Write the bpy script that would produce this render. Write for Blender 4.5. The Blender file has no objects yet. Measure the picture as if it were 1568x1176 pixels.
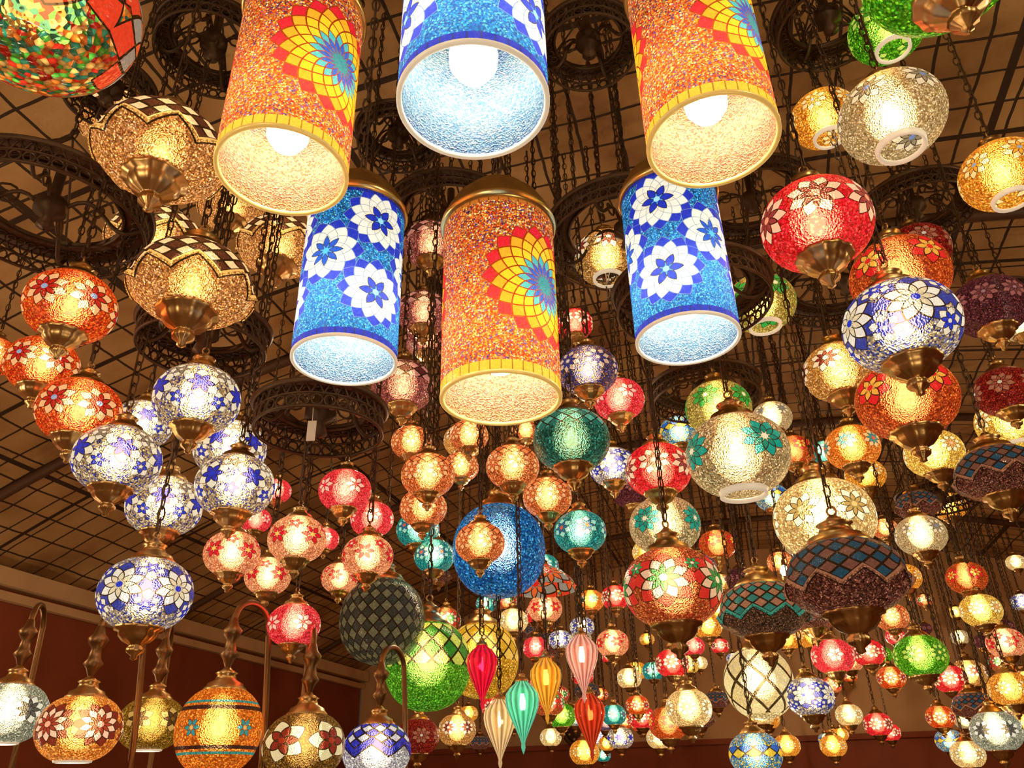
import bpy, math, random
from mathutils import Vector, Matrix
random.seed(7)
sc=bpy.context.scene
try:
    sc.view_settings.view_transform='Standard'
    sc.view_settings.exposure=.2
except Exception as e: print(e)
PI=math.pi
# ---------------------------------------------------------------- graph helper
class S:
    def __init__(s,g,k): s.g=g; s.k=k
    def __add__(s,o): return s.g.m('ADD',s,o)
    def __radd__(s,o): return s.g.m('ADD',s,o)
    def __sub__(s,o): return s.g.m('SUBTRACT',s,o)
    def __rsub__(s,o): return s.g.m('SUBTRACT',o,s)
    def __mul__(s,o): return s.g.m('MULTIPLY',s,o)
    def __rmul__(s,o): return s.g.m('MULTIPLY',s,o)
    def __truediv__(s,o): return s.g.m('DIVIDE',s,o)
    def lt(s,o): return s.g.m('LESS_THAN',s,o)
    def gt(s,o): return s.g.m('GREATER_THAN',s,o)
class G:
    def __init__(g,name):
        g.mat=bpy.data.materials.new(name); g.mat.use_nodes=True
        g.nt=g.mat.node_tree; g.nt.nodes.clear()
        g.out=g.nt.nodes.new('ShaderNodeOutputMaterial')
    def put(g,sock,v):
        if isinstance(v,S): g.nt.links.new(v.k,sock)
        elif hasattr(v,'is_output'): g.nt.links.new(v,sock)
        elif isinstance(v,(tuple,list)) and len(v)==3 and sock.type=='RGBA': sock.default_value=(*v,1)
        else: sock.default_value=v
    def node(g,t,**kw):
        n=g.nt.nodes.new(t)
        for k,v in kw.items(): setattr(n,k,v)
        return n
    def m(g,op,*a,clamp=False):
        n=g.node('ShaderNodeMath',operation=op,use_clamp=clamp)
        for i,v in enumerate(a): g.put(n.inputs[i],v)
        return S(g,n.outputs[0])
    def tri(g,x): return g.m('PINGPONG',x,.5)*2.0
    def mix(g,f,a,b):
        n=g.node('ShaderNodeMix',data_type='RGBA')
        g.put(n.inputs[0],f); g.put(n.inputs[6],a); g.put(n.inputs[7],b)
        return S(g,n.outputs[2])
    def ramp(g,f,cols,inter='CONSTANT',pos=None):
        n=g.node('ShaderNodeValToRGB'); r=n.color_ramp; r.interpolation=inter
        k=len(cols)
        if pos is None: pos=[i/k if inter=='CONSTANT' else i/max(1,k-1) for i in range(k)]
        while len(r.elements)<k: r.elements.new(.5)
        while len(r.elements)>k: r.elements.remove(r.elements[-1])
        for i in range(k): r.elements[i].position=pos[i]
        for i in range(k): r.elements[i].color=(*cols[i],1)
        g.put(n.inputs[0],f)
        return S(g,n.outputs[0])
    def obj(g): return g.node('ShaderNodeTexCoord').outputs['Object']
    def xyz(g,v):
        n=g.node('ShaderNodeSeparateXYZ'); g.put(n.inputs[0],v); return [S(g,o) for o in n.outputs]
    def vor(g,v,scale):
        n=g.node('ShaderNodeTexVoronoi'); g.put(n.inputs['Vector'],v); n.inputs['Scale'].default_value=scale
        s=g.node('ShaderNodeSeparateColor'); g.put(s.inputs[0],n.outputs['Color'])
        return S(g,n.outputs['Distance']),S(g,s.outputs[0]),S(g,s.outputs[1])
    def noise(g,v,scale,detail=3):
        n=g.node('ShaderNodeTexNoise'); g.put(n.inputs['Vector'],v); n.inputs['Scale'].default_value=scale; n.inputs['Detail'].default_value=detail
        return S(g,n.outputs[0])
    def bump(g,h,st=.4,dist=.02):
        n=g.node('ShaderNodeBump'); n.inputs['Strength'].default_value=st; n.inputs['Distance'].default_value=dist
        g.put(n.inputs['Height'],h); return S(g,n.outputs[0])
    def pbs(g,**kw):
        n=g.node('ShaderNodeBsdfPrincipled')
        for k,v in kw.items(): g.put(n.inputs[k.replace('_',' ')],v)
        return n.outputs[0]
    def mixs(g,f,a,b):
        n=g.node('ShaderNodeMixShader'); g.put(n.inputs[0],f); g.put(n.inputs[1],a); g.put(n.inputs[2],b); return n.outputs[0]
    def fin(g,s,sample=False):
        g.nt.links.new(s,g.out.inputs[0])
        try:
            if not sample: g.mat.cycles.emission_sampling='NONE'
        except Exception: pass
        return g.mat
def simple(name,col,rough=.5,metal=0,em=None,es=0,nscale=8,var=.35,bump=.15):
    g=G(name); o=g.obj(); n=g.noise(o,nscale,4)
    c=g.mix(n,tuple(x*(1-var) for x in col),tuple(min(1,x*(1+var)) for x in col))
    kw=dict(Base_Color=c,Roughness=rough,Metallic=metal)
    if bump: kw['Normal']=g.bump(n,bump,.01)
    if em: kw.update(Emission_Color=em,Emission_Strength=es)
    return g.fin(g.pbs(**kw))
# ---------------------------------------------------------------- mosaic glass
DARK=(.025,.01,.003)
def mosaic(name,bg,grain=26,ros=(),dia=None,zig=None,bands=(),E=.7,clear=.32,ob=.8,cyl=False,rough=.24):
    g=G('mosaic_glass_'+name); o=g.obj(); x,y,z=g.xyz(o)
    rr=g.m('SQRT',x*x+y*y); U=g.m('ARCTAN2',y,x)*(1/(2*PI))
    Y=z if cyl else g.m('ARCTAN2',z*(1/ob),rr)
    d,ra,rb=g.vor(o,grain)
    col=g.ramp(ra,bg)
    mask=None
    def diac(nd,q,A,B,ln=.14):
        a1=U*float(nd)+Y*q; a2=U*float(nd)-Y*q
        par=g.m('FRACT',(g.m('FLOOR',a1)+g.m('FLOOR',a2))*.5).gt(.25)
        c=g.mix(par,A,B)
        return g.mix(g.m('MINIMUM',g.tri(a1),g.tri(a2)).lt(ln),c,DARK)
    def addm(m,f): return f if m is None else g.m('MAXIMUM',m,f)
    if dia:
        nd,q,A,B,y0,y1=dia
        f=Y.gt(y0)*Y.lt(y1); col=g.mix(f,col,diac(nd,q,A,B)); mask=addm(mask,f*.7)
    if zig:
        nz,y0,amp,w,cb,A,B=zig
        zb=g.tri(U*float(nz))*amp+y0
        up=Y.gt(zb); col=g.mix(up,col,diac(nz*2,2.6,A,B,.2)); mask=addm(mask,up*.8)
        bnd=g.m('ABSOLUTE',Y-zb).lt(w); col=g.mix(bnd,col,cb)
        for sg in (-1.25,1.25):
            col=g.mix(g.m('ABSOLUTE',Y-zb-(w*sg)).lt(w*.25),col,DARK)
    for (n,off,y0,a,k,m,cols,cc) in ros:
        # rosette of diamond tiles: k tiles round, m rings, cols[level] = tile colour
        cx=(g.m('FRACT',U*float(n)+off)-.5)*(2*PI/n)*rr; cy=Y-y0
        r=g.m('SQRT',cx*cx+cy*cy)*(1/a); th=g.m('ARCTAN2',cy,cx)*(k/(2*PI))
        a1=th+r*m; a2=th-r*m
        lev=g.m('FLOOR',a1)-g.m('FLOOR',a2)
        nl=len(cols)
        c=g.ramp(lev*(1/(nl+1))+.5/(nl+1),list(cols)+[cols[-1]],'CONSTANT',[i/(nl+1) for i in range(nl+1)])
        ln=g.m('MINIMUM',g.tri(a1),g.tri(a2)).lt(.13 if nl!=6 else .07)
        c=g.mix(ln*r.gt(.12),c,DARK if nl<6 else ((.3,.03,.0) if nl>6 else (.3,.35,.45)))
        c=g.mix(r.lt(.17),c,cc)
        ins=lev.lt(nl-.5)
        col=g.mix(ins,col,c); mask=addm(mask,ins)
    for (yb,hw,cb) in bands:
        f=g.m('ABSOLUTE',Y-yb).lt(hw)
        col=g.mix(f,col,g.mix(g.tri(U*36.0).lt(.12),cb,tuple(k*.3 for k in cb))); mask=addm(mask,f)
    gs=(rb*rb*rb*2.8+.33)*(1.4-d*1.45)
    st=(gs+(1.15-gs)*mask)*E if mask is not None else gs*E
    nb=g.bump((1.0-d),1.0,.045)
    pb=g.pbs(Base_Color=col,Roughness=.2,Emission_Color=col,Emission_Strength=st,Normal=nb)
    rf=g.node('ShaderNodeBsdfRefraction'); rf.inputs['Roughness'].default_value=rough; rf.inputs['IOR'].default_value=1.2
    lite=g.mix(.1,col,(1,.8,.5)); g.put(rf.inputs['Color'],lite); g.put(rf.inputs['Normal'],nb)
    return g.fin(g.mixs(clear,pb,rf.outputs[0]))
W=(.95,.85,.62); WW=(1,.93,.75); BL=(.012,.04,.6)
ST={
'orange':dict(bg=[(.9,.06,.008),(1,.14,.01),(.65,.025,.008),(1,.26,.03)],ros=[(6,0,-.1,.46,8,1.3,[(.5,.0,.0),(.55,.02,.01),(1,.6,.25)],(.3,.5,.7))]),
'white_blue':dict(bg=[(.7,.56,.3),(.03,.06,.35),(.9,.66,.32),(.45,.43,.5)],ros=[(5,0,0,.46,8,1.3,[W,(.9,.75,.45),WW,(.03,.05,.35)],BL),(5,.5,.5,.26,6,1.3,[BL,BL,W],W),(5,.5,-.5,.26,6,1.3,[BL,BL,W],W)],E=.7),
'white_star':dict(bg=[(.75,.55,.27),(.55,.4,.2),(.03,.05,.35),(.9,.7,.36)],ros=[(6,0,0,.42,6,1.3,[BL,(.015,.03,.5),(.95,.86,.62)],BL),(6,.5,.42,.26,5,1.3,[(.5,.38,.16),(.3,.22,.15),W],W),(6,.5,-.45,.26,5,1.3,[(.5,.38,.16),BL,W],W)],E=.7),
'pink_dot':dict(bg=[(1,.45,.2),(1,.55,.26),(1,.34,.14)],ros=[(5,0,-.05,.46,6,1.1,[(1,.45,.2),(.65,.005,.02)],(1,.6,.1)),(5,.5,.4,.3,5,1.1,[(1,.4,.2),(.7,.005,.02)],W)],E=.8),
'pink_rose':dict(bg=[(1,.05,.08),(.9,.025,.045),(1,.13,.12)],ros=[(5,0,-.05,.46,6,1.1,[(.8,.01,.03),(1,.58,.4)],(.8,.01,.03))],E=.8),
'copper':dict(bg=[(.85,.22,.05),(1,.4,.13),(.5,.08,.015)],dia=(14,2.6,(1,.34,.1),(.75,.13,.025),.25,1.2),ros=[(6,0,-.1,.4,8,1.3,[(.7,.15,.03),(.8,.2,.05),(1,.52,.2)],(1,.6,.2))],E=.75),
'mauve':dict(bg=[(.5,.13,.1),(.35,.07,.06),(.65,.24,.17)],dia=(12,2.2,(.75,.3,.22),(.12,.02,.02),-.1,.9),E=.55,clear=.2),
'teal':dict(bg=[(.015,.33,.28),(.04,.52,.45),(.01,.2,.22)],ros=[(6,0,0,.4,6,1.3,[(.9,.3,.05),(.02,.15,.3),(.4,.8,.6)],(.9,.1,.05))],E=.75),
'teal_dark':dict(bg=[(.015,.14,.09),(.04,.3,.2),(.008,.09,.065)],dia=(16,2.8,(.12,.5,.36),(.02,.2,.14),.1,1.0),E=.6,clear=.22),
'navy':dict(bg=[(.03,.04,.2),(.1,.1,.3),(.5,.2,.08)],ros=[(6,0,0,.42,8,1.3,[(.7,.3,.1),(.05,.05,.3),(.9,.6,.4)],W)],E=.6),
'red':dict(bg=[(1,.015,.035),(.85,.01,.02),(1,.07,.06)],ros=[(6,0,-.02,.46,8,1.3,[(.25,.06,.04),(.3,.05,.04),(.95,.66,.38)],(.9,.4,.2))],E=.8),
'red_dark':dict(bg=[(.4,.01,.01),(.25,.01,.01),(.6,.05,.02)],ros=[(6,0,0,.4,8,1.3,[(.2,.0,.0),(.5,.1,.05),(.6,.2,.1)],W)],E=.35,clear=.12),
'silver_teal':dict(bg=[(.7,.48,.22),(.85,.64,.33),(.5,.31,.12)],grain=36,ros=[(4,0,0,.42,8,1.3,[(.9,.75,.4),(.0,.28,.19),(.0,.38,.28)],(1,.9,.6))],E=.7),
'silver':dict(bg=[(.75,.56,.28),(.9,.7,.37),(.55,.38,.15)],grain=36,ros=[(6,0,.15,.36,8,1.3,[(.4,.3,.2),(.35,.28,.15),(1,.85,.55)],(.2,.3,.6))],E=.7,clear=.4),
'amber':dict(bg=[(1,.4,.03),(1,.53,.08),(.75,.23,.015)],grain=26,ros=[(6,0,0,.36,8,1.3,[(.8,.35,.03),(.9,.4,.04),(1,.75,.3)],(.3,.4,.5))],E=.8),
'yellow':dict(bg=[(1,.62,.09),(1,.72,.2),(.8,.43,.03)],grain=26,ros=[(6,0,0,.36,8,1.3,[(.85,.6,.2),(.8,.4,.1),(1,.9,.5)],(1,.5,.3))],E=.82),
'cream':dict(bg=[(.95,.66,.26),(1,.76,.36),(.8,.53,.17)],grain=28,ros=[(6,0,0,.38,8,1.3,[(.6,.45,.15),(.55,.36,.1),(1,.92,.65)],(1,.6,.2))],E=.88),
'green':dict(bg=[(.08,.4,.008),(.22,.6,.02),(.03,.25,.008)],ros=[(6,0,0,.38,8,1.3,[(.9,.6,.05),(.05,.3,.02),(.55,.75,.1)],(1,.9,.2))],E=.75),
'green_gold':dict(bg=[(.6,.42,.07),(.8,.58,.16),(.4,.28,.04)],grain=32,ros=[(5,0,.1,.46,8,1.4,[(.8,.7,.2),(.05,.3,.03),(.04,.4,.06)],(1,.9,.5))],E=.75),
'gold_flower':dict(bg=[(.75,.36,.07),(.55,.23,.03),(.95,.55,.2)],grain=32,ros=[(6,0,.1,.42,8,1.3,[(.05,.25,.12),(.3,.03,.02),(1,.8,.5)],(1,.9,.6))],E=.7),
'gold_dark':dict(bg=[(.35,.17,.01),(.55,.3,.03),(.2,.09,.01)],grain=34,ros=[(6,0,.1,.4,6,1.3,[(.12,.05,.01),(.1,.04,.01),(.7,.42,.1)],(.2,.1,.02))],E=.6,clear=.2),
'orange_flower':dict(bg=[(.7,.11,.015),(.85,.19,.03),(.45,.05,.01)],grain=32,ros=[(5,0,.1,.42,6,1.3,[(1,.6,.1),(1,.5,.06),(.8,.02,.02)],(.8,.02,.02))],E=.7),
'red_green':dict(bg=[(.65,.1,.025),(.45,.05,.015),(.85,.28,.07)],grain=34,ros=[(5,0,.0,.5,8,1.4,[(.02,.35,.05),(.02,.3,.06),(.9,.6,.35),(.7,.03,.02)],(1,.95,.5)),(5,.5,.35,.22,6,1.2,[(.5,.02,.02),(.02,.4,.1)],W)],E=.65),
'orange_teal':dict(bg=[(1,.29,.03),(.9,.18,.015),(1,.42,.06)],ros=[(6,0,0,.4,8,1.3,[(.9,.1,.05),(.02,.35,.3),(1,.6,.25)],(.9,.1,.05))],E=.78),
'blue_band':dict(bg=[(.02,.22,.55),(.05,.35,.6),(.9,.65,.1)],dia=(10,2,(.9,.6,.05),(.02,.12,.5),-.15,.35),E=.85),
'tan_wave':dict(bg=[(.75,.28,.06),(.95,.42,.1),(.45,.14,.025),(1,.5,.2)],grain=40,zig=(8,-.42,.4,.075,(1,.5,.12),(1,.66,.3),(.1,.025,.01)),E=.85,clear=.16,ob=.62),
'brown_wave':dict(bg=[(.13,.03,.014),(.22,.07,.035),(.06,.012,.01),(.35,.12,.07)],grain=40,zig=(9,-.42,.36,.06,(.4,.15,.07),(.2,.07,.04),(.02,.07,.1)),E=.55,clear=.1,ob=.62),
'teal_wave':dict(bg=[(.14,.06,.025),(.24,.1,.045),(.06,.03,.02)],grain=40,zig=(9,-.42,.34,.06,(.05,.3,.2),(.4,.16,.08),(.03,.2,.15)),E=.55,clear=.1,ob=.62),
'plum':dict(bg=[(.12,.02,.03),(.22,.05,.05),(.06,.01,.02)],grain=32,ros=[(8,0,0,.32,8,1.3,[(.1,.02,.03),(.2,.05,.05),(.4,.12,.1)],(.4,.2,.2))],E=.5,clear=.12),
'blue_ball':dict(bg=[(.01,.15,.48),(.01,.25,.62),(.005,.085,.34),(.08,.45,.75)],grain=30,ob=1,E=.7,clear=.38),
'net_dark':dict(bg=[(.16,.12,.04),(.11,.085,.02)],dia=(22,3.4,(.05,.05,.03),(.2,.18,.08),-1.6,1.6),ob=1,E=.36,clear=.1),
'green_net':dict(bg=[(.12,.45,.02),(.22,.6,.04),(.06,.32,.02)],dia=(14,2.2,(.7,.75,.12),(.03,.25,.02),-.1,.95),grain=34,ob=1,E=.75,clear=.38),
'yellow_ball':dict(bg=[(.8,.46,.03),(.95,.56,.06),(.6,.31,.02)],dia=(14,2.2,(.95,.63,.11),(.7,.4,.02),-.1,.95),grain=34,ob=1,E=.68),
'rainbow':dict(bg=[(.75,.03,.01),(.1,.45,.04),(.9,.22,.02),(.03,.25,.12),(.9,.5,.1)],grain=15,ros=[(4,.0,.1,.62,8,1.25,[(.4,.33,.22),(.9,.15,.03),(.35,.3,.22),(.85,.06,.02)],(.8,.02,.01))],E=.55,clear=.12),
'black_white':dict(bg=[(.45,.5,.38),(.75,.7,.48),(.25,.28,.2)],grain=34,ros=[(6,0,.05,.42,8,1.3,[(.05,.05,.04),(.1,.1,.08),(.9,.88,.7)],(.1,.1,.1))],E=.7),
'orange_black':dict(bg=[(1,.36,.05),(.95,.26,.025),(1,.48,.1)],grain=30,ros=[(5,0,.05,.5,10,1.5,[(.25,.02,.01),(.4,.05,.02),(1,.65,.4),(.2,.02,.01)],(1,.5,.3))],E=.8),
'orange_zig':dict(bg=[(.95,.26,.02),(.85,.18,.01),(1,.36,.04)],grain=30,ros=[(5,0,0,.26,6,1.2,[(.9,.2,.02),(.02,.3,.3)],(1,.5,.1))],bands=[(.45,.05,(.03,.01,.01)),(-.42,.04,(.03,.01,.01)),(.6,.03,(0.02,.3,.25)),(-.55,.03,(.02,.3,.25))],E=.8,ob=1),
'star_gold':dict(bg=[(.2,.09,.01),(.35,.16,.02),(.12,.05,.01)],grain=34,ros=[(5,0,.1,.5,5,1.2,[(.1,.03,.01),(.25,.02,.01),(.8,.68,.35)],(.4,.03,.01))],E=.7,clear=.2),
'blue_white_zig':dict(bg=[(.65,.62,.65),(.8,.76,.65)],zig=(6,-.1,.4,.12,(.02,.03,.45),(.8,.76,.7),(.03,.04,.5)),E=.75,ob=.8),
'cream_leaf':dict(bg=[(.8,.65,.3),(.95,.8,.45),(.7,.55,.25)],dia=(7,1.1,(.85,.72,.38),(.75,.6,.28),-1,1),E=.9,clear=.45,ob=1),
'cyl_orange':dict(bg=[(.95,.11,.01),(1,.4,.03),(.7,.04,.01),(1,.74,.34),(1,.26,.02),(.1,.06,.3),(1,.58,.14),(.8,.07,.02)],grain=40,cyl=True,E=1.15,clear=.42,
   ros=[(2,.0,1.8,.98,18,3.3,[(.02,.25,.3),(.02,.25,.35),(.01,.12,.6),(.05,.5,.55),(1,.65,.03),(1,.6,.02),(1,.42,.02),(.7,.01,.03)],(.02,.3,.35))],bands=[(.1,.1,(.9,.5,.04)),(3.42,.06,(.5,.15,.02))]),
'cyl_blue':dict(bg=[(.006,.18,.6),(.012,.34,.78),(.004,.1,.46),(.14,.68,.95)],grain=40,cyl=True,E=1.05,clear=.42,
   ros=[(3,.0,2.75,.76,12,3.0,[WW,WW,W,WW,WW,(.01,.03,.5)],WW),(3,.0,2.75,.38,6,1.1,[(.05,.35,.8),(.01,.03,.5)],(.4,.8,.9)),
        (3,.5,1.9,.76,10,3.0,[WW,W,WW,WW,WW,(.01,.03,.5)],WW),(3,.5,1.9,.4,8,1.1,[(.1,.5,.9),(.01,.1,.6)],(.1,.6,.9)),
        (3,.0,1.05,.76,12,3.0,[WW,WW,W,WW,WW,(.01,.03,.5)],WW),(3,.0,1.05,.38,6,1.1,[(.05,.3,.8),(.01,.03,.5)],(.4,.8,.9))],bands=[(.08,.08,(.01,.02,.4)),(3.42,.06,(.01,.02,.3))]),
}
_m={}
def M(s):
    if s not in _m: _m[s]=mosaic(s,**ST[s])
    return _m[s]
bronze=simple('antique_bronze',(.6,.4,.17),.34,1,nscale=5,bump=0)
dbronze=simple('dark_bronze',(.26,.15,.07),.42,1,nscale=5,bump=0)
brass=simple('polished_brass',(.9,.62,.25),.3,1,nscale=4,bump=0)
iron=simple('dark_iron',(.095,.055,.03),.5,.5,nscale=20,bump=0)
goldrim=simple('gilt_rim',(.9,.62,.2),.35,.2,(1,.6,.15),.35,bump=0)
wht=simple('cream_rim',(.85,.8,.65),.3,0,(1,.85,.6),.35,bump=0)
def mk_liner(name,cs):
    g=G(name); o=g.obj(); d,ra,rb=g.vor(o,34)
    col=g.ramp(ra,cs)
    pb=g.pbs(Base_Color=col,Roughness=.22,Normal=g.bump(d,.8,.03))
    tl=g.node('ShaderNodeBsdfTranslucent'); g.put(tl.inputs[0],col)
    return g.fin(g.mixs(.5,pb,tl.outputs[0]))
liner_w=mk_liner('frosted_liner_warm',[(.75,.52,.32),(.85,.66,.42),(.7,.3,.18),(.8,.55,.3),(.6,.42,.32)]); liner_b=mk_liner('frosted_liner_cool',[(.3,.5,.66),(.55,.68,.74),(.22,.42,.62),(.42,.6,.7)])
def mk_em(name,c,s,sample=False):
    g=G(name); e=g.node('ShaderNodeEmission'); g.put(e.inputs[0],c); e.inputs[1].default_value=s; return g.fin(e.outputs[0],sample)
bulbm=mk_em('bulb_glow',(1,.88,.66),25)
bulbc=mk_em('bulb_glow_bright',(1,.86,.64),80,True)
bulbs=mk_em('bulb_glow_soft',(1,.8,.5),23)
def mk_tear(name,c):
    g=G('ribbed_glass_'+name); o=g.obj(); x,y,z=g.xyz(o); U=g.m('ARCTAN2',y,x)
    rib=g.m('COSINE',U*14.0)*.5+.5
    col=g.mix(rib,tuple(k*.45 for k in c),c)
    pb=g.pbs(Base_Color=col,Roughness=.1,Emission_Color=col,Emission_Strength=rib*.6+.2)
    rf=g.node('ShaderNodeBsdfRefraction'); g.put(rf.inputs[0],c); rf.inputs['Roughness'].default_value=.25; rf.inputs['IOR'].default_value=1.2
    return g.fin(g.mixs(.3,pb,rf.outputs[0]))
TEAR={'t_red':(.8,.01,.06),'t_pink':(.9,.5,.4),'t_amber':(.9,.5,.05),'t_teal':(.2,.8,.55),'t_clear':(.85,.65,.35),'t_rust':(.65,.07,.02)}
# ---------------------------------------------------------------- mesh helper
class B:
    def __init__(b): b.v=[];b.f=[];b.m=[]
    def lathe(b,prof,seg=32,mi=0,fn=None):
        o=len(b.v)
        for (r,z) in prof:
            for i in range(seg):
                a=2*PI*i/seg
                rr,zz=(r,z) if fn is None else fn(r,z,a)
                b.v.append((rr*math.cos(a),rr*math.sin(a),zz))
        for j in range(len(prof)-1):
            for i in range(seg):
                k=(i+1)%seg
                b.f.append((o+j*seg+i,o+j*seg+k,o+(j+1)*seg+k,o+(j+1)*seg+i)); b.m.append(mi)
    def tube(b,pts,r,seg=6,closed=False,mi=0,ref=(0,0,1)):
        pts=[Vector(p) for p in pts]; n=len(pts); o=len(b.v); ref=Vector(ref)
        for i,p in enumerate(pts):
            if closed: t=pts[(i+1)%n]-pts[i-1]
            else: t=pts[min(i+1,n-1)]-pts[max(i-1,0)]
            t.normalize(); a=t.cross(ref)
            if a.length<.05: a=t.cross(Vector((1,.1,0)))
            a.normalize(); c=t.cross(a)
            ri=r[i] if isinstance(r,list) else r
            for s in range(seg):
                w=2*PI*s/seg; b.v.append(tuple(p+a*(ri*math.cos(w))+c*(ri*math.sin(w))))
        for i in range(n if closed else n-1):
            j=(i+1)%n
            for s in range(seg):
                q=(s+1)%seg
                b.f.append((o+i*seg+s,o+i*seg+q,o+j*seg+q,o+j*seg+s)); b.m.append(mi)
    def box(b,c,s,mi=0):
        o=len(b.v); cx,cy,cz=c; sx,sy,sz=[k/2 for k in s]
        for dz in (-sz,sz):
            for dx,dy in ((-sx,-sy),(sx,-sy),(sx,sy),(-sx,sy)): b.v.append((cx+dx,cy+dy,cz+dz))
        for q in ((3,2,1,0),(4,5,6,7),(0,1,5,4),(1,2,6,5),(2,3,7,6),(3,0,4,7)):
            b.f.append(tuple(o+k for k in q)); b.m.append(mi)
    def mesh(b,name,mats,smooth=True):
        me=bpy.data.meshes.new(name); me.from_pydata(b.v,[],b.f)
        for m in mats: me.materials.append(m)
        me.polygons.foreach_set('material_index',b.m)
        me.polygons.foreach_set('use_smooth',[smooth]*len(b.f)); me.update(); return me
def circ(c,r,n,ax='z'):
    o=[]
    for i in range(n):
        a=2*PI*i/n; u,v=r*math.cos(a),r*math.sin(a)
        o.append((c[0]+u,c[1]+v,c[2]) if ax=='z' else ((c[0]+u,c[1],c[2]+v) if ax=='y' else (c[0],c[1]+u,c[2]+v)))
    return o
def globe_prof(ob,la0,la1,n=26,e=.85):
    P=[]
    for i in range(n+1):
        la=la0+(la1-la0)*i/n
        P.append((max(.001,math.cos(la))**e,ob*math.sin(la)))
    return P
BULB=[(.002,-.5),(.3,-.45),(.45,-.2),(.47,.05),(.36,.35),(.2,.6),(.16,.85),(.002,.86)]
def topcap(b,z,r,mi=1):
    b.lathe([(r*1.12,z-.06),(r*1.15,z),(r*1.0,z+.06),(r*.95,z+.12),(r*.6,z+.2),(r*.5,z+.32),(r*.62,z+.36),(r*.3,z+.44),(r*.14,z+.52),(.002,z+.53)],24,mi)
    b.tube(circ((0,0,z+.60),.08,10,'y'),.022,5,True,mi,(0,1,0)); return z+.68
def finial(b,z,r,mi=1):
    b.lathe([(r*1.08,z+.07),(r*1.14,z+.02),(r*1.1,z-.05),(r*.9,z-.08),(r*.88,z-.16),(r*.66,z-.27),(r*.36,z-.34),(r*.3,z-.37),(r*.42,z-.42),(r*.38,z-.5),(r*.15,z-.57),(r*.17,z-.63),(.002,z-.67)],48,mi,
        lambda R,Z,a:(R*(1+.03*math.cos(12*a)),Z))
_t={}
def template(shape,style):
    key=(shape,style)
    if key in _t: return _t[key]
    b=B()
    if shape=='cyl':
        mats=[M(style),brass,liner_b if 'blue' in style else liner_w,goldrim if 'orange' in style else wht,bronze]
        b.lathe([(1,z*3.5/10) for z in range(11)],64,0)
        b.lathe([(.95,.0),(.95,3.48)],64,2)
        b.lathe([(.94,.02),(.94,-.02),(.98,-.035),(1.01,-.02),(1.012,.02),(1.0,.03)],64,3)
        b.lathe([(.93,3.45),(1.03,3.42),(1.07,3.5),(1.05,3.6),(.98,3.66),(.96,3.8),(.86,3.88),(.84,4.02),(.66,4.12),(.6,4.3),(.34,4.42),(.2,4.5),(.12,4.62),(.002,4.66)],48,1)
        b.lathe([(.94,3.47),(.3,3.47),(.2,3.3),(.1,3.2),(.1,1.8),(.19,1.75),(.19,1.45),(.002,1.44)],24,4)
        for i in range(8):
            a=2*PI*i/8; b.box((.9*math.cos(a),.9*math.sin(a),3.75),(.1,.1,.14),4)
        b.tube(circ((0,0,4.74),.1,10,'y'),.025,5,True,1,(0,1,0)); top=4.84
    elif shape in('globe','open','ball','gooseneck'):
        ob=ST[style].get('ob',.8); mats=[M(style),bronze,wht,bulbs]
        la=1.18
        lo=-1.17 if shape!='open' else -1.15
        b.lathe(globe_prof(ob,lo,la),48,0)
        r1=math.cos(la)**.85; z1=ob*math.sin(la)
        rb=math.cos(lo)**.85; zb=ob*math.sin(lo)
        if shape=='globe': finial(b,zb,rb)
        elif shape=='open':
            b.lathe([(rb,zb),(rb*.93,zb-.05),(rb*.98,zb-.1),(rb*.86,zb-.12),(rb*.8,zb-.04)],32,2)
        elif shape=='ball':
            b.lathe([(rb,zb),(rb*.6,zb-.06),(.002,zb-.09)],32,0)
        else:
            b.lathe([(rb,zb),(rb*.97,zb-.04),(rb*.85,zb-.05)],32,2)
        if ST[style].get('E',.7)>.5: b.lathe([(r*.6,z*.6+.05) for r,z in BULB],16,3)
        top=topcap(b,z1,r1)
    elif shape=='wave':
        mats=[M(style),bronze,bulbs]; ob=.62
        nz,y0,amp=ST[style]['zig'][:3]
        def fn(r,z,a):
            lat=math.atan2(z/ob,max(r,1e-4)); u=a/(2*PI)*nz
            t=abs((u%1)-.5)*2; t=1-t
            zb=t*amp+y0; k=math.exp(-((lat-zb)/.12)**2); return (r*(1+.08*k-.03*(lat>zb)),z-.02*k)
        b.lathe(globe_prof(ob,-1.2,1.18,50,.7),144,0,fn)
        finial(b,ob*math.sin(-1.2)+.0,math.cos(1.2)**.8)
        if 'tan' in style: b.lathe([(r*.5,z*.5) for r,z in BULB],16,2)
        top=topcap(b,ob*math.sin(1.18),math.cos(1.18)**.7)
    elif shape=='tear':
        if style not in _m: _m[style]=mk_tear(style,TEAR[style])
        mats=[_m[style],bronze,bulbs]
        P=[(.35,1.35),(.4,1.2),(.7,.95),(.95,.6),(1.0,.2),(.92,-.25),(.7,-.8),(.42,-1.4),(.2,-1.9),(.1,-2.2),(.13,-2.4),(.08,-2.6),(.002,-2.8)]
        b.lathe(P,84,0,lambda R,Z,a:(R*(1+.045*math.cos(14*a)),Z))
        b.lathe([(r*.4,z*.8) for r,z in BULB],16,2)
        top=topcap(b,1.35,.36)
    elif shape=='tiffany':
        mats=[M(style),bronze]
        b.lathe([(1,-.3),(.98,-.2),(.85,0),(.6,.22),(.3,.38),(.15,.42)],48,0)
        top=topcap(b,.42,.18)
    me=b.mesh(shape+'_'+style,mats)
    _t[key]=(me,top); return _t[key]
_c={}
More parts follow.
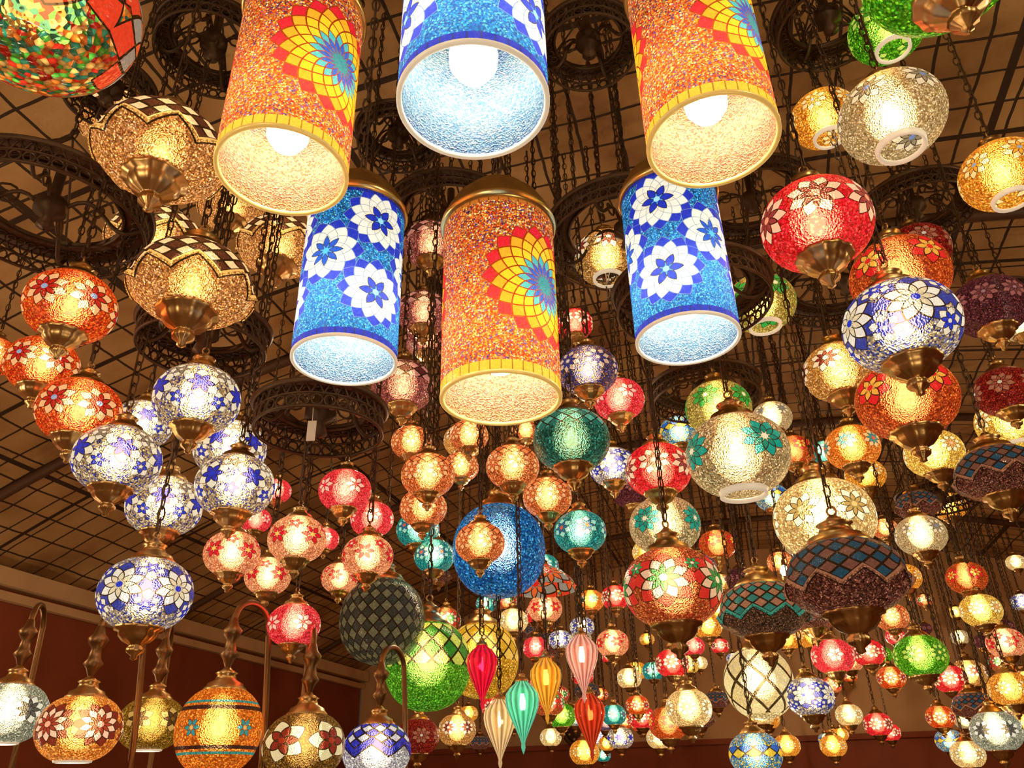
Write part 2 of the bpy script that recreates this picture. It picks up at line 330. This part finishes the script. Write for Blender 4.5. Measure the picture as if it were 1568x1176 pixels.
def chain_mesh(n):
    if n in _c: return _c[n]
    b=B(); p=.026
    for i in range(n):
        z=p*(i+.5); pts=[]
        for k in range(8):
            a=2*PI*k/8; u=.0075*math.cos(a); w=.017*math.sin(a)
            pts.append((u,0,z+w) if i%2 else (0,u,z+w))
        b.tube(pts,.0021,3,True,0,(0,1,0) if i%2 else (1,0,0))
    b.tube([(.006,.004,0),(-.005,.006,n*p*.5),(.004,-.004,n*p)],.0022,4)
    _c[n]=b.mesh('chain_mesh',[iron]); return _c[n]
# ---------------------------------------------------------------- room frame
A=math.radians(15.4); ca,sa=math.cos(A),math.sin(A)
LW,RW,YB,YF=-4.3,4.3,8.8,-3.0
def toloc(x,y): return x*ca-y*sa, x*sa+y*ca
def vault(lx): return 2.9+1.0*(1-min(1,abs(lx/4.3))**2.2)
def ceil_z(x,y): return vault(toloc(x,y)[0])
Rm=Matrix.Rotation(-A,4,'Z')
def add(name,me,parent=None,loc=(0,0,0),rot=None,scale=None):
    o=bpy.data.objects.new(name,me); sc.collection.objects.link(o); o.location=loc
    if rot is not None: o.rotation_euler=rot
    if scale is not None: o.scale=(scale,)*3 if not isinstance(scale,tuple) else scale
    if parent: o.parent=parent
    return o
NAMES={'cyl':'mosaic_cylinder_lamp','globe':'mosaic_globe_lamp','open':'open_bottom_mosaic_lamp','ball':'mosaic_ball_lamp','wave':'scalloped_mosaic_lamp','tear':'ribbed_glass_teardrop_lamp','tiffany':'stained_glass_pendant','gooseneck':'swan_neck_mosaic_lamp'}
placed=[]
bm=B(); bm.lathe(BULB,20); bulb_mesh=bm.mesh('bulb_mesh',[bulbc])
def hang(o,x,y,zt,top,R):
    L=ceil_z(x,y)-zt-.012
    if L>.05:
        n=max(2,round(L/.026)); add('chain',chain_mesh(n),o,(0,0,top),None,(1/R,1/R,L/(n*.026)/R))
def lamp(p,R,shape,style,rot=None,chain=True):
    me,top=template(shape,style)
    rz=random.uniform(0,6.28) if rot is None else rot
    o=add(NAMES[shape],me,None,p,(0,0,rz),R)
    placed.append((p[0],p[1],p[2],R))
    if chain: hang(o,p[0],p[1],p[2]+top*R,top,R)
    if shape=='cyl':
        add('bulb',bulb_mesh,o,(0,0,.88),None,.72)
    return o
# ---------------------------------------------------------------- camera
cm=bpy.data.cameras.new('camera'); cam=bpy.data.objects.new('camera',cm); sc.collection.objects.link(cam)
cam.matrix_world=Matrix.Translation((0,0,1.6))@Matrix.Rotation(PI/2+math.radians(27.5),4,'X')@Matrix.Rotation(math.radians(-1.3),4,'Z')
cm.sensor_width=36; cm.lens=27.71; cm.clip_start=.02; sc.camera=cam
# ---------------------------------------------------------------- lamps (world positions in mm, shade diameter in mm)
LAMPS='''-32,564,2207,150,cyl,cyl_blue,.5
-261,695,2245,150,cyl,cyl_orange,1.05
237,677,2259,150,cyl,cyl_orange,.85
-240,986,2157,150,cyl,cyl_blue,.2
-14,872,2033,150,cyl,cyl_orange,.9
257,989,2181,150,cyl,cyl_blue,1.1
-867,1300,2470,170,globe,orange
-1163,1700,2566,170,globe,orange
-924,1509,2343,170,globe,orange
-1930,2532,3085,170,globe,orange
-674,1150,2728,240,wave,tan_wave
-1174,1761,3445,240,wave,tan_wave
-924,1653,2906,240,wave,tan_wave
-646,1327,2537,240,wave,tan_wave
-1002,2245,3520,240,wave,tan_wave
-691,1908,3077,240,wave,tan_wave
-641,1430,2325,170,globe,white_star
-1096,2112,2592,170,globe,white_star
-806,1485,2219,170,globe,white_star
-683,1751,2351,170,globe,white_star
-616,1640,2215,170,globe,white_star
-814,1748,2210,170,globe,white_star
-741,1583,1969,180,globe,white_blue
-389,1715,2226,120,globe,pink_rose
-456,1605,2081,120,globe,pink_dot
-621,1695,2079,120,globe,pink_dot
-652,2061,2121,120,globe,pink_dot
-580,2582,2241,120,globe,pink_dot
-349,1831,2104,120,globe,pink_dot
-398,2116,2287,120,globe,pink_rose
-513,1856,1955,120,globe,pink_rose
-797,3211,2560,120,globe,pink_rose
-992,3116,2743,120,globe,pink_rose
-1035,3034,2591,120,globe,pink_rose
-302,2149,2530,120,globe,copper
-209,1798,2291,130,globe,copper
-176,2462,2574,120,globe,copper
-3,1790,2305,130,globe,copper
-253,2089,2307,130,globe,copper
87,1996,2297,130,globe,copper
-93,2023,2185,130,globe,copper
-147,2398,2657,130,globe,copper
53,3011,2945,120,globe,copper
-255,2081,3204,180,globe,mauve
-284,2166,2994,170,globe,mauve
-328,2669,3195,180,globe,mauve
-317,2029,2656,180,globe,mauve
-51,2340,2254,280,ball,blue_ball
136,1696,2330,180,globe,teal_dark
161,1912,2175,130,globe,teal
-316,2487,2367,140,globe,teal
-262,2498,2283,130,globe,teal
120,3392,2471,130,globe,teal
190,1733,2534,150,globe,navy
228,2390,3077,130,globe,red
293,1945,2556,140,globe,pink_rose
315,2356,2520,150,globe,white_blue
398,2041,2384,180,globe,red
550,1803,2326,250,open,silver_teal
424,2173,2267,200,open,silver_teal
630,2182,2636,200,open,green_gold
678,2953,2897,160,globe,blue_band
992,2747,2858,150,globe,silver
1214,3182,2893,170,globe,orange_flower
1554,3667,3079,150,globe,teal
1075,2324,2555,170,globe,orange_teal
820,2030,2231,260,open,cream
1182,3465,2785,150,globe,blue_band
1523,3233,2796,170,globe,amber
350,1785,2004,220,globe,red_green
881,3394,2549,160,globe,orange_flower
728,1752,2010,260,wave,brown_wave
684,2245,2040,240,wave,teal_wave
629,1284,2618,220,globe,red
731,1939,2855,200,open,green_gold
288,1906,3007,190,open,gold_flower
877,1599,3234,180,open,amber
838,1261,2888,220,open,silver
1243,1526,2954,200,open,amber
1055,1489,3450,200,open,green
774,1341,2407,220,globe,white_blue
989,1658,2742,240,globe,orange_flower
930,1977,2643,200,globe,gold_flower
897,1617,2379,220,globe,orange_flower
1347,2358,2541,180,globe,yellow
1334,1861,2777,200,globe,plum
2072,2751,3258,170,globe,silver
1314,2026,2347,220,wave,brown_wave
1679,2409,2781,200,globe,red_dark
1830,2652,2779,240,open,yellow
1303,2049,3110,200,globe,red_dark
-696,781,2667,280,ball,rainbow
640,746,2672,220,globe,green
1342,2561,2333,160,globe,silver
1663,3399,2389,140,globe,amber
1782,3142,2324,150,globe,orange_flower
1775,3096,2188,150,globe,yellow
1422,2930,2004,180,globe,green
1901,3212,2084,140,globe,pink_dot
1820,3131,1909,150,globe,amber
1604,3476,2241,140,globe,copper
1204,3171,2044,160,globe,pink_rose
989,2881,1874,160,globe,white_blue
848,2967,1933,240,ball,cream_leaf
593,2978,1854,160,globe,cream
765,2840,1700,170,globe,blue_band
1225,3992,1773,120,globe,amber
1438,3995,1768,120,globe,amber
1513,3930,1892,120,globe,cream
1565,3694,2128,140,globe,red
1766,3976,2054,130,globe,orange
1850,3602,2000,140,globe,red
1773,3220,1772,180,globe,black_white
1994,4064,1884,130,globe,orange
2055,4019,1721,150,globe,cream
1852,3480,1885,160,wave,brown_wave
116,3311,2276,140,globe,pink_dot
340,3675,2381,120,globe,orange_teal
479,3892,2441,140,globe,red
235,4522,2352,130,globe,white_blue
406,3515,2166,140,globe,pink_dot
87,4087,2245,130,globe,pink_rose
727,4504,2175,120,globe,teal
603,4333,1991,120,globe,orange
694,4300,1834,130,globe,cream
499,4298,1838,130,globe,white_star
190,3858,1911,130,globe,green
299,4054,1767,140,globe,amber
1028,4814,2347,130,globe,pink_rose
456,4125,1930,120,globe,teal
-382,2281,2044,240,ball,net_dark
-263,2401,1938,250,ball,green_net
-129,2936,2027,260,ball,yellow_ball
90,2765,2264,240,tiffany,rainbow
-103,2346,1924,85,tear,t_red
173,2239,1928,85,tear,t_pink
77,2365,1887,85,tear,t_amber
8,2205,1808,85,tear,t_teal
-54,2318,1776,85,tear,t_clear
199,2413,1795,85,tear,t_rust'''
for ln in LAMPS.split('\n'):
    q=ln.split(','); x,y,z,D=[float(k)/1000 for k in q[:4]]
    lamp((x,y,z),D/2,q[4],q[5],float(q[6]) if len(q)>6 else None)
# stock hanging further back in the shop
pool=['orange','copper','amber','yellow','cream','pink_dot','pink_rose','red','white_blue','teal','green','red','silver','orange_teal','orange_flower','gold_flower','plum','navy','brown','brown','brown','plum','blue_band','red_green','amber']
cnt=0; tries=0
while cnt<140 and tries<8000:
    tries+=1
    y=random.uniform(3.0,7.6); x=random.uniform(-.05,.66)*y+random.uniform(-.3,.1); z=random.uniform(1.85,3.0)
    R=random.choice([.06,.065,.07,.08,.09])
    lx,ly=toloc(x,y)
    if abs(lx)>3.8 or ly>8.3 or z>vault(lx)-.35: continue
    if z-1.6<y*.03: continue
    if any((x-a)**2+(y-b)**2+((z-c)*.7)**2<(R+r+.05)**2 or ((x-a)**2+(y-b)**2<(R+r)**2*.8) for a,b,c,r in placed): continue
    s=random.choice(pool)
    if s=='brown': lamp((x,y,z),R*1.3,'wave','brown_wave')
    else: lamp((x,y,z),R,'globe',s)
    cnt+=1
# ---------------------------------------------------------------- bare bulbs on cords: a few real, most added as room fill
def real_or_fill_bulb(x,y,z,e,s=.055):
    b=B(); b.lathe([(.002,.4),(.2,.42),(.24,.6),(.22,1.1),(.12,1.25),(.002,1.26)],16,0)
    b.lathe(BULB,20,1)
    o=add('bare_or_fill_bulb',b.mesh('real_or_fill_bulb',[bronze,bulbm]),None,(x,y,z),None,s)
    hang(o,x,y,z+1.26*s,1.26,s)
    ld=bpy.data.lights.new('bulb_fill_light','POINT'); ld.energy=e; ld.shadow_soft_size=.025; ld.color=(1,.74,.44)
    add('bulb_fill_light',ld,o,(0,0,-.9))
for q in [(.016,2.91,2.545,7),(-.53,2.93,3.094,5),(.904,3.2,1.86,8),(-2.9,1.3,2.3,42),(-3.2,3.2,1.3,24),(.9,.1,3.0,15),(-.6,-.6,2.9,15),(2.6,1.3,2.9,22),(1.6,4.7,2.75,8),(2.6,6.3,2.5,18),(-1.3,-.2,2.1,15),(.5,.1,1.3,10)]:  # opening trio are real bulbs; the rest are added to brighten ceiling and walls
    real_or_fill_bulb(*q)
# ---------------------------------------------------------------- ring chandeliers
def ring_mesh(R,n_arm=4):
    b=B()
    b.lathe([(R*.72,.030),(R+.008,.028),(R+.014,.022),(R+.008,.016),(R*.74,.018),(R*.72,.030)],64)
    b.tube(circ((0,0,-.036),R,64),.004,6,True); b.tube(circ((0,0,.02),R+.006,64),.006,6,True)
    b.tube(circ((0,0,-.005),R,64),.0028,5,True); b.tube(circ((0,0,.016),R*.73,64),.004,5,True)
    n=int(2*PI*R/.026)
    for i in range(n):
        a=2*PI*i/n; c=Vector((R*math.cos(a),R*math.sin(a),0)); t=Vector((-math.sin(a),math.cos(a),0))
        pts=[tuple(c+t*(.012*math.cos(w))+Vector((0,0,-.021+.013*math.sin(w)))) for w in [2*PI*k/8 for k in range(8)]]
        b.tube(pts,.0028,4,True,0,(c.x,c.y,0))
        b.tube([tuple(c+t*.013+Vector((0,0,-.005))),tuple(c+Vector((0,0,.022))),tuple(c-t*.013+Vector((0,0,-.005)))],.0028,4,False,0,(c.x,c.y,0))
        c2=c*.86
        b.tube(circ((c2.x,c2.y,.014),.009,8),.0022,4,True)
    b.lathe([(.002,-.05),(.02,-.04),(.012,-.015),(.035,0),(.035,.03),(.012,.05),(.012,.12),(.002,.125)],16)
    for i in range(n_arm):
        a=2*PI*i/n_arm; dx,dy=math.cos(a),math.sin(a); pts=[]
        for k in range(13):
            u=k/12; rr=.02+(R-.02)*u; pts.append((dx*rr,dy*rr,.01+.035*math.sin(u*2*PI)))
        b.tube(pts,.005,6)
        cc=[]
        for k in range(16):
            w=k/15*2.6*PI; rad=.035*(1-k/20); cc.append((dx*(R*.45+rad*math.cos(w)),dy*(R*.45+rad*math.cos(w)),.03+rad*math.sin(w)))
        b.tube(cc,.003,5,False,0,(-dy,dx,0))
        b.tube([(dx*R*.95,dy*R*.95,.02),(dx*R*.5,dy*R*.5,R*.6),(0,0,R*1.1)],.003,5)
    return b.mesh('ring_mesh',[iron])
rm={}
RG=[(-1054,1413,2807,420),(-798,1481,3430,290),(-712,1562,2556,280),(-435,1609,2362,280),(-186,2006,3250,400),(332,1773,2986,440),(485,1760,2765,400),(1404,2145,3361,360),(869,2197,3450,420),(1274,2507,3300,500),(665,2428,2817,360),(2100,2900,3450,320),(893,1471,3470,280),(-346,1866,3470,250),(237,1533,3470,260),(1956,3471,2775,360),(-670,3166,3360,300),(251,3479,3480,300),(-1086,1535,3330,220)]
for (x,y,z,D) in RG:
    x/=1000;y/=1000;z/=1000;D/=1000
    if D not in rm: rm[D]=ring_mesh(D/2)
    top=D/2*1.1; z=min(z,ceil_z(x,y)-top-.03)
    o=add('ring_chandelier_frame',rm[D],None,(x,y,z),(0,0,random.uniform(0,3)))
    hang(o,x,y,z+top,top,1)
    if abs(x+.435)<.01:
        b=B(); b.box((.02,-.13,-.09),(.018,.001,.045)); b.tube([(.02,-.13,-.068),(.02,-.135,-.03)],.0007,4)
        add('price_tag',b.mesh('price_tag',[simple('tag_paper',(.85,.8,.7),.8,bump=0)],False),o,rot=(0,0,-o.rotation_euler[2]))
# ---------------------------------------------------------------- swan-neck lamps on counter
SW=[(-1119,1850,1780,.16,'black_white'),(-884,1714,1735,.16,'orange_black'),(-863,1997,1764,.15,'gold_dark'),(-612,1741,1728,.17,'orange_zig'),(-454,1814,1699,.17,'star_gold'),(-338,2043,1697,.16,'blue_white_zig'),(-355,2996,1785,.15,'red_dark'),(-232,3173,1815,.14,'gold_flower')]
CT=1.25
for i,(x,y,z,D,s) in enumerate(SW):
    p=(x/1000,y/1000,z/1000); R=D/2
    if y>2500: lamp(p,R,'globe',s); continue
    o=lamp(p,R,'gooseneck',s,rot=0,chain=False)
    b=B(); top=template('gooseneck',s)[1]*R
    st=[(0.004,top-.02),(.012,top),(.02,top+.01),(.013,top+.02),(.01,top+.04),(.017,top+.05),(.021,top+.06),(.012,top+.07),(.008,top+.085),(.002,top+.09)]
    b.lathe(st,16)
    dx=(.04 if i%2 else -.04); pts=[];H=top+.08; base=CT-p[2]
    for k in range(20):
        a=PI*k/19; pts.append((dx*.5*(1-math.cos(a)),.06*(1-math.cos(a)),H+.05*math.sin(a)))
    for k in range(1,12):
        u=k/11; pts.append((dx+dx*.25*math.sin(u*PI),.12+.03*math.sin(u*PI),H+(base+.05-H)*u))
    b.tube(pts,.007,8)
    bb=B(); bb.lathe([(.002,0.001),(.075,.001),(.078,.012),(.06,.022),(.03,.032),(.014,.06),(.012,.09),(.002,.095)],24)
    off=len(b.v); b.v+=[(vx+dx,vy+.12,vz+base) for vx,vy,vz in bb.v]; b.f+=[tuple(k+off for k in f) for f in bb.f]; b.m+=bb.m
    add('swan_neck_arm',b.mesh('swan_arm',[dbronze]),o,(0,0,0),None,1/R)
# ---------------------------------------------------------------- room
def mk_ceiling():
    g=G('matting_ceiling'); o=g.obj(); x,y,z=g.xyz(o); n=g.noise(o,2.5,5); n2=g.noise(o,40,3)
    c=g.ramp(n,[(.24,.12,.04),(.5,.31,.12),(.68,.47,.22)],'LINEAR',[.3,.5,.72])
    c=g.mix(n2*.5,c,(.36,.2,.075))
    lx=g.tri(x*(1/.16)+n*.3).lt(.075); ly=g.tri(y*(1/.16)+n*.3).lt(.075)
    ln=g.m('MAXIMUM',lx,ly)
    big=g.m('MAXIMUM',g.tri(x*(1/1.2)).lt(.025),g.tri(y*(1/.9)).lt(.03))
    c=g.mix(g.m('MAXIMUM',ln,big),c,(.04,.02,.009))
    return g.fin(g.pbs(Base_Color=c,Roughness=.75,Normal=g.bump(n2-ln*2.0,.4,.01)))
cmat=mk_ceiling()
b=B(); NX,NY=60,12
for j in range(NY+1):
    for i in range(NX+1):
        lx=LW+(RW-LW)*i/NX; b.v.append((lx,YF+(YB-YF)*j/NY,vault(lx)))
for j in range(NY):
    for i in range(NX):
        a=j*(NX+1)+i; b.f.append((a,a+NX+1,a+NX+2,a+1)); b.m.append(0)
add('ceiling',b.mesh('ceiling',[cmat]),None,(0,0,0),(0,0,-A))
wood=simple('dark_timber',(.09,.04,.018),.6,nscale=6)
for k,yy in enumerate([-1.2,1.0,3.2,5.4,7.6]):
    b=B(); pts=[(LW+.02+(RW-LW-.04)*i/40,yy,0) for i in range(41)]
    b.tube([(x,y,vault(x)-.02) for x,y,_ in pts],.03,6,False,0,(0,1,0))
    add('trim_%d'%(k+1),b.mesh('ceiling_rib',[wood]),None,(0,0,0),(0,0,-A))
redw=simple('red_brown_plaster',(.28,.06,.02),.7,nscale=3,var=.3)
cream=simple('cream_plaster',(.62,.4,.2),.75,nscale=4,var=.15)
creamt=simple('cream_cornice',(.7,.5,.28),.6,nscale=6,var=.15)
def wall(name,c,s,mat):
    b=B(); b.box(c,s); add(name,b.mesh(name,[mat],False),None,(0,0,0),(0,0,-A))
ym=(YB+YF)/2; yl=YB-YF
wall('wall_left',(LW-.06,ym,1.4),(.1,yl,3.0),redw); wall('wall_right',(RW+.06,ym,1.4),(.1,yl,3.0),redw)
wall('wall_back',(0,YB+.06,1.95),(8.6,.1,3.9),cream); wall('wall_front',(0,YF-.06,1.95),(8.6,.1,3.9),cream)
wall('floor',(0,ym,-.05),(8.8,yl+.2,.1),simple('terracotta_floor',(.25,.14,.08),.4,nscale=3))
b=B(); b.box((LW+.04,ym,2.83),(.1,yl-.02,.1)); b.box((LW+.02,ym,2.73),(.05,yl-.02,.05)); add('trim_cornice',b.mesh('cornice',[creamt],False),None,(0,0,0),(0,0,-A))
b=B(); b.box((0,YB-.02,1.0),(8.5,.04,2.0)); b.box((0,YB-.04,2.02),(8.5,.08,.05)); add('trim_dado',b.mesh('dado',[redw],False),None,(0,0,0),(0,0,-A))
# counter
b=B(); cx,cy=-.72,1.9
b.box((cx,cy,CT-.02),(1.5,.85,.04)); b.box((cx,cy,CT/2-.02),(1.4,.75,CT-.04))
add('display_counter',b.mesh('display_counter',[wood],False))
b=B(); b.lathe([(.002,.03),(.15,.03),(.16,.0),(.2,.0),(.2,.05),(.17,.06),(.16,.03)],40)
for i in range(12):
    a=i*PI/6; b.box((.13*math.cos(a),.13*math.sin(a),.035),(.02,.02,.008),1)
b.tube([(0,0,.04),(.1,.03,.04)],.005,4,mi=1); b.tube([(0,0,.045),(-.03,.07,.045)],.006,4,mi=1)
add('wall_clock',b.mesh('wall_clock',[wood,creamt]),None,tuple(Rm@Vector((-1.75,YB-.09,2.2))),(PI/2,0,-A))
w=bpy.data.worlds.new('World'); sc.world=w; w.use_nodes=True
w.node_tree.nodes['Background'].inputs[0].default_value=(1,.7,.4,1); w.node_tree.nodes['Background'].inputs[1].default_value=.03
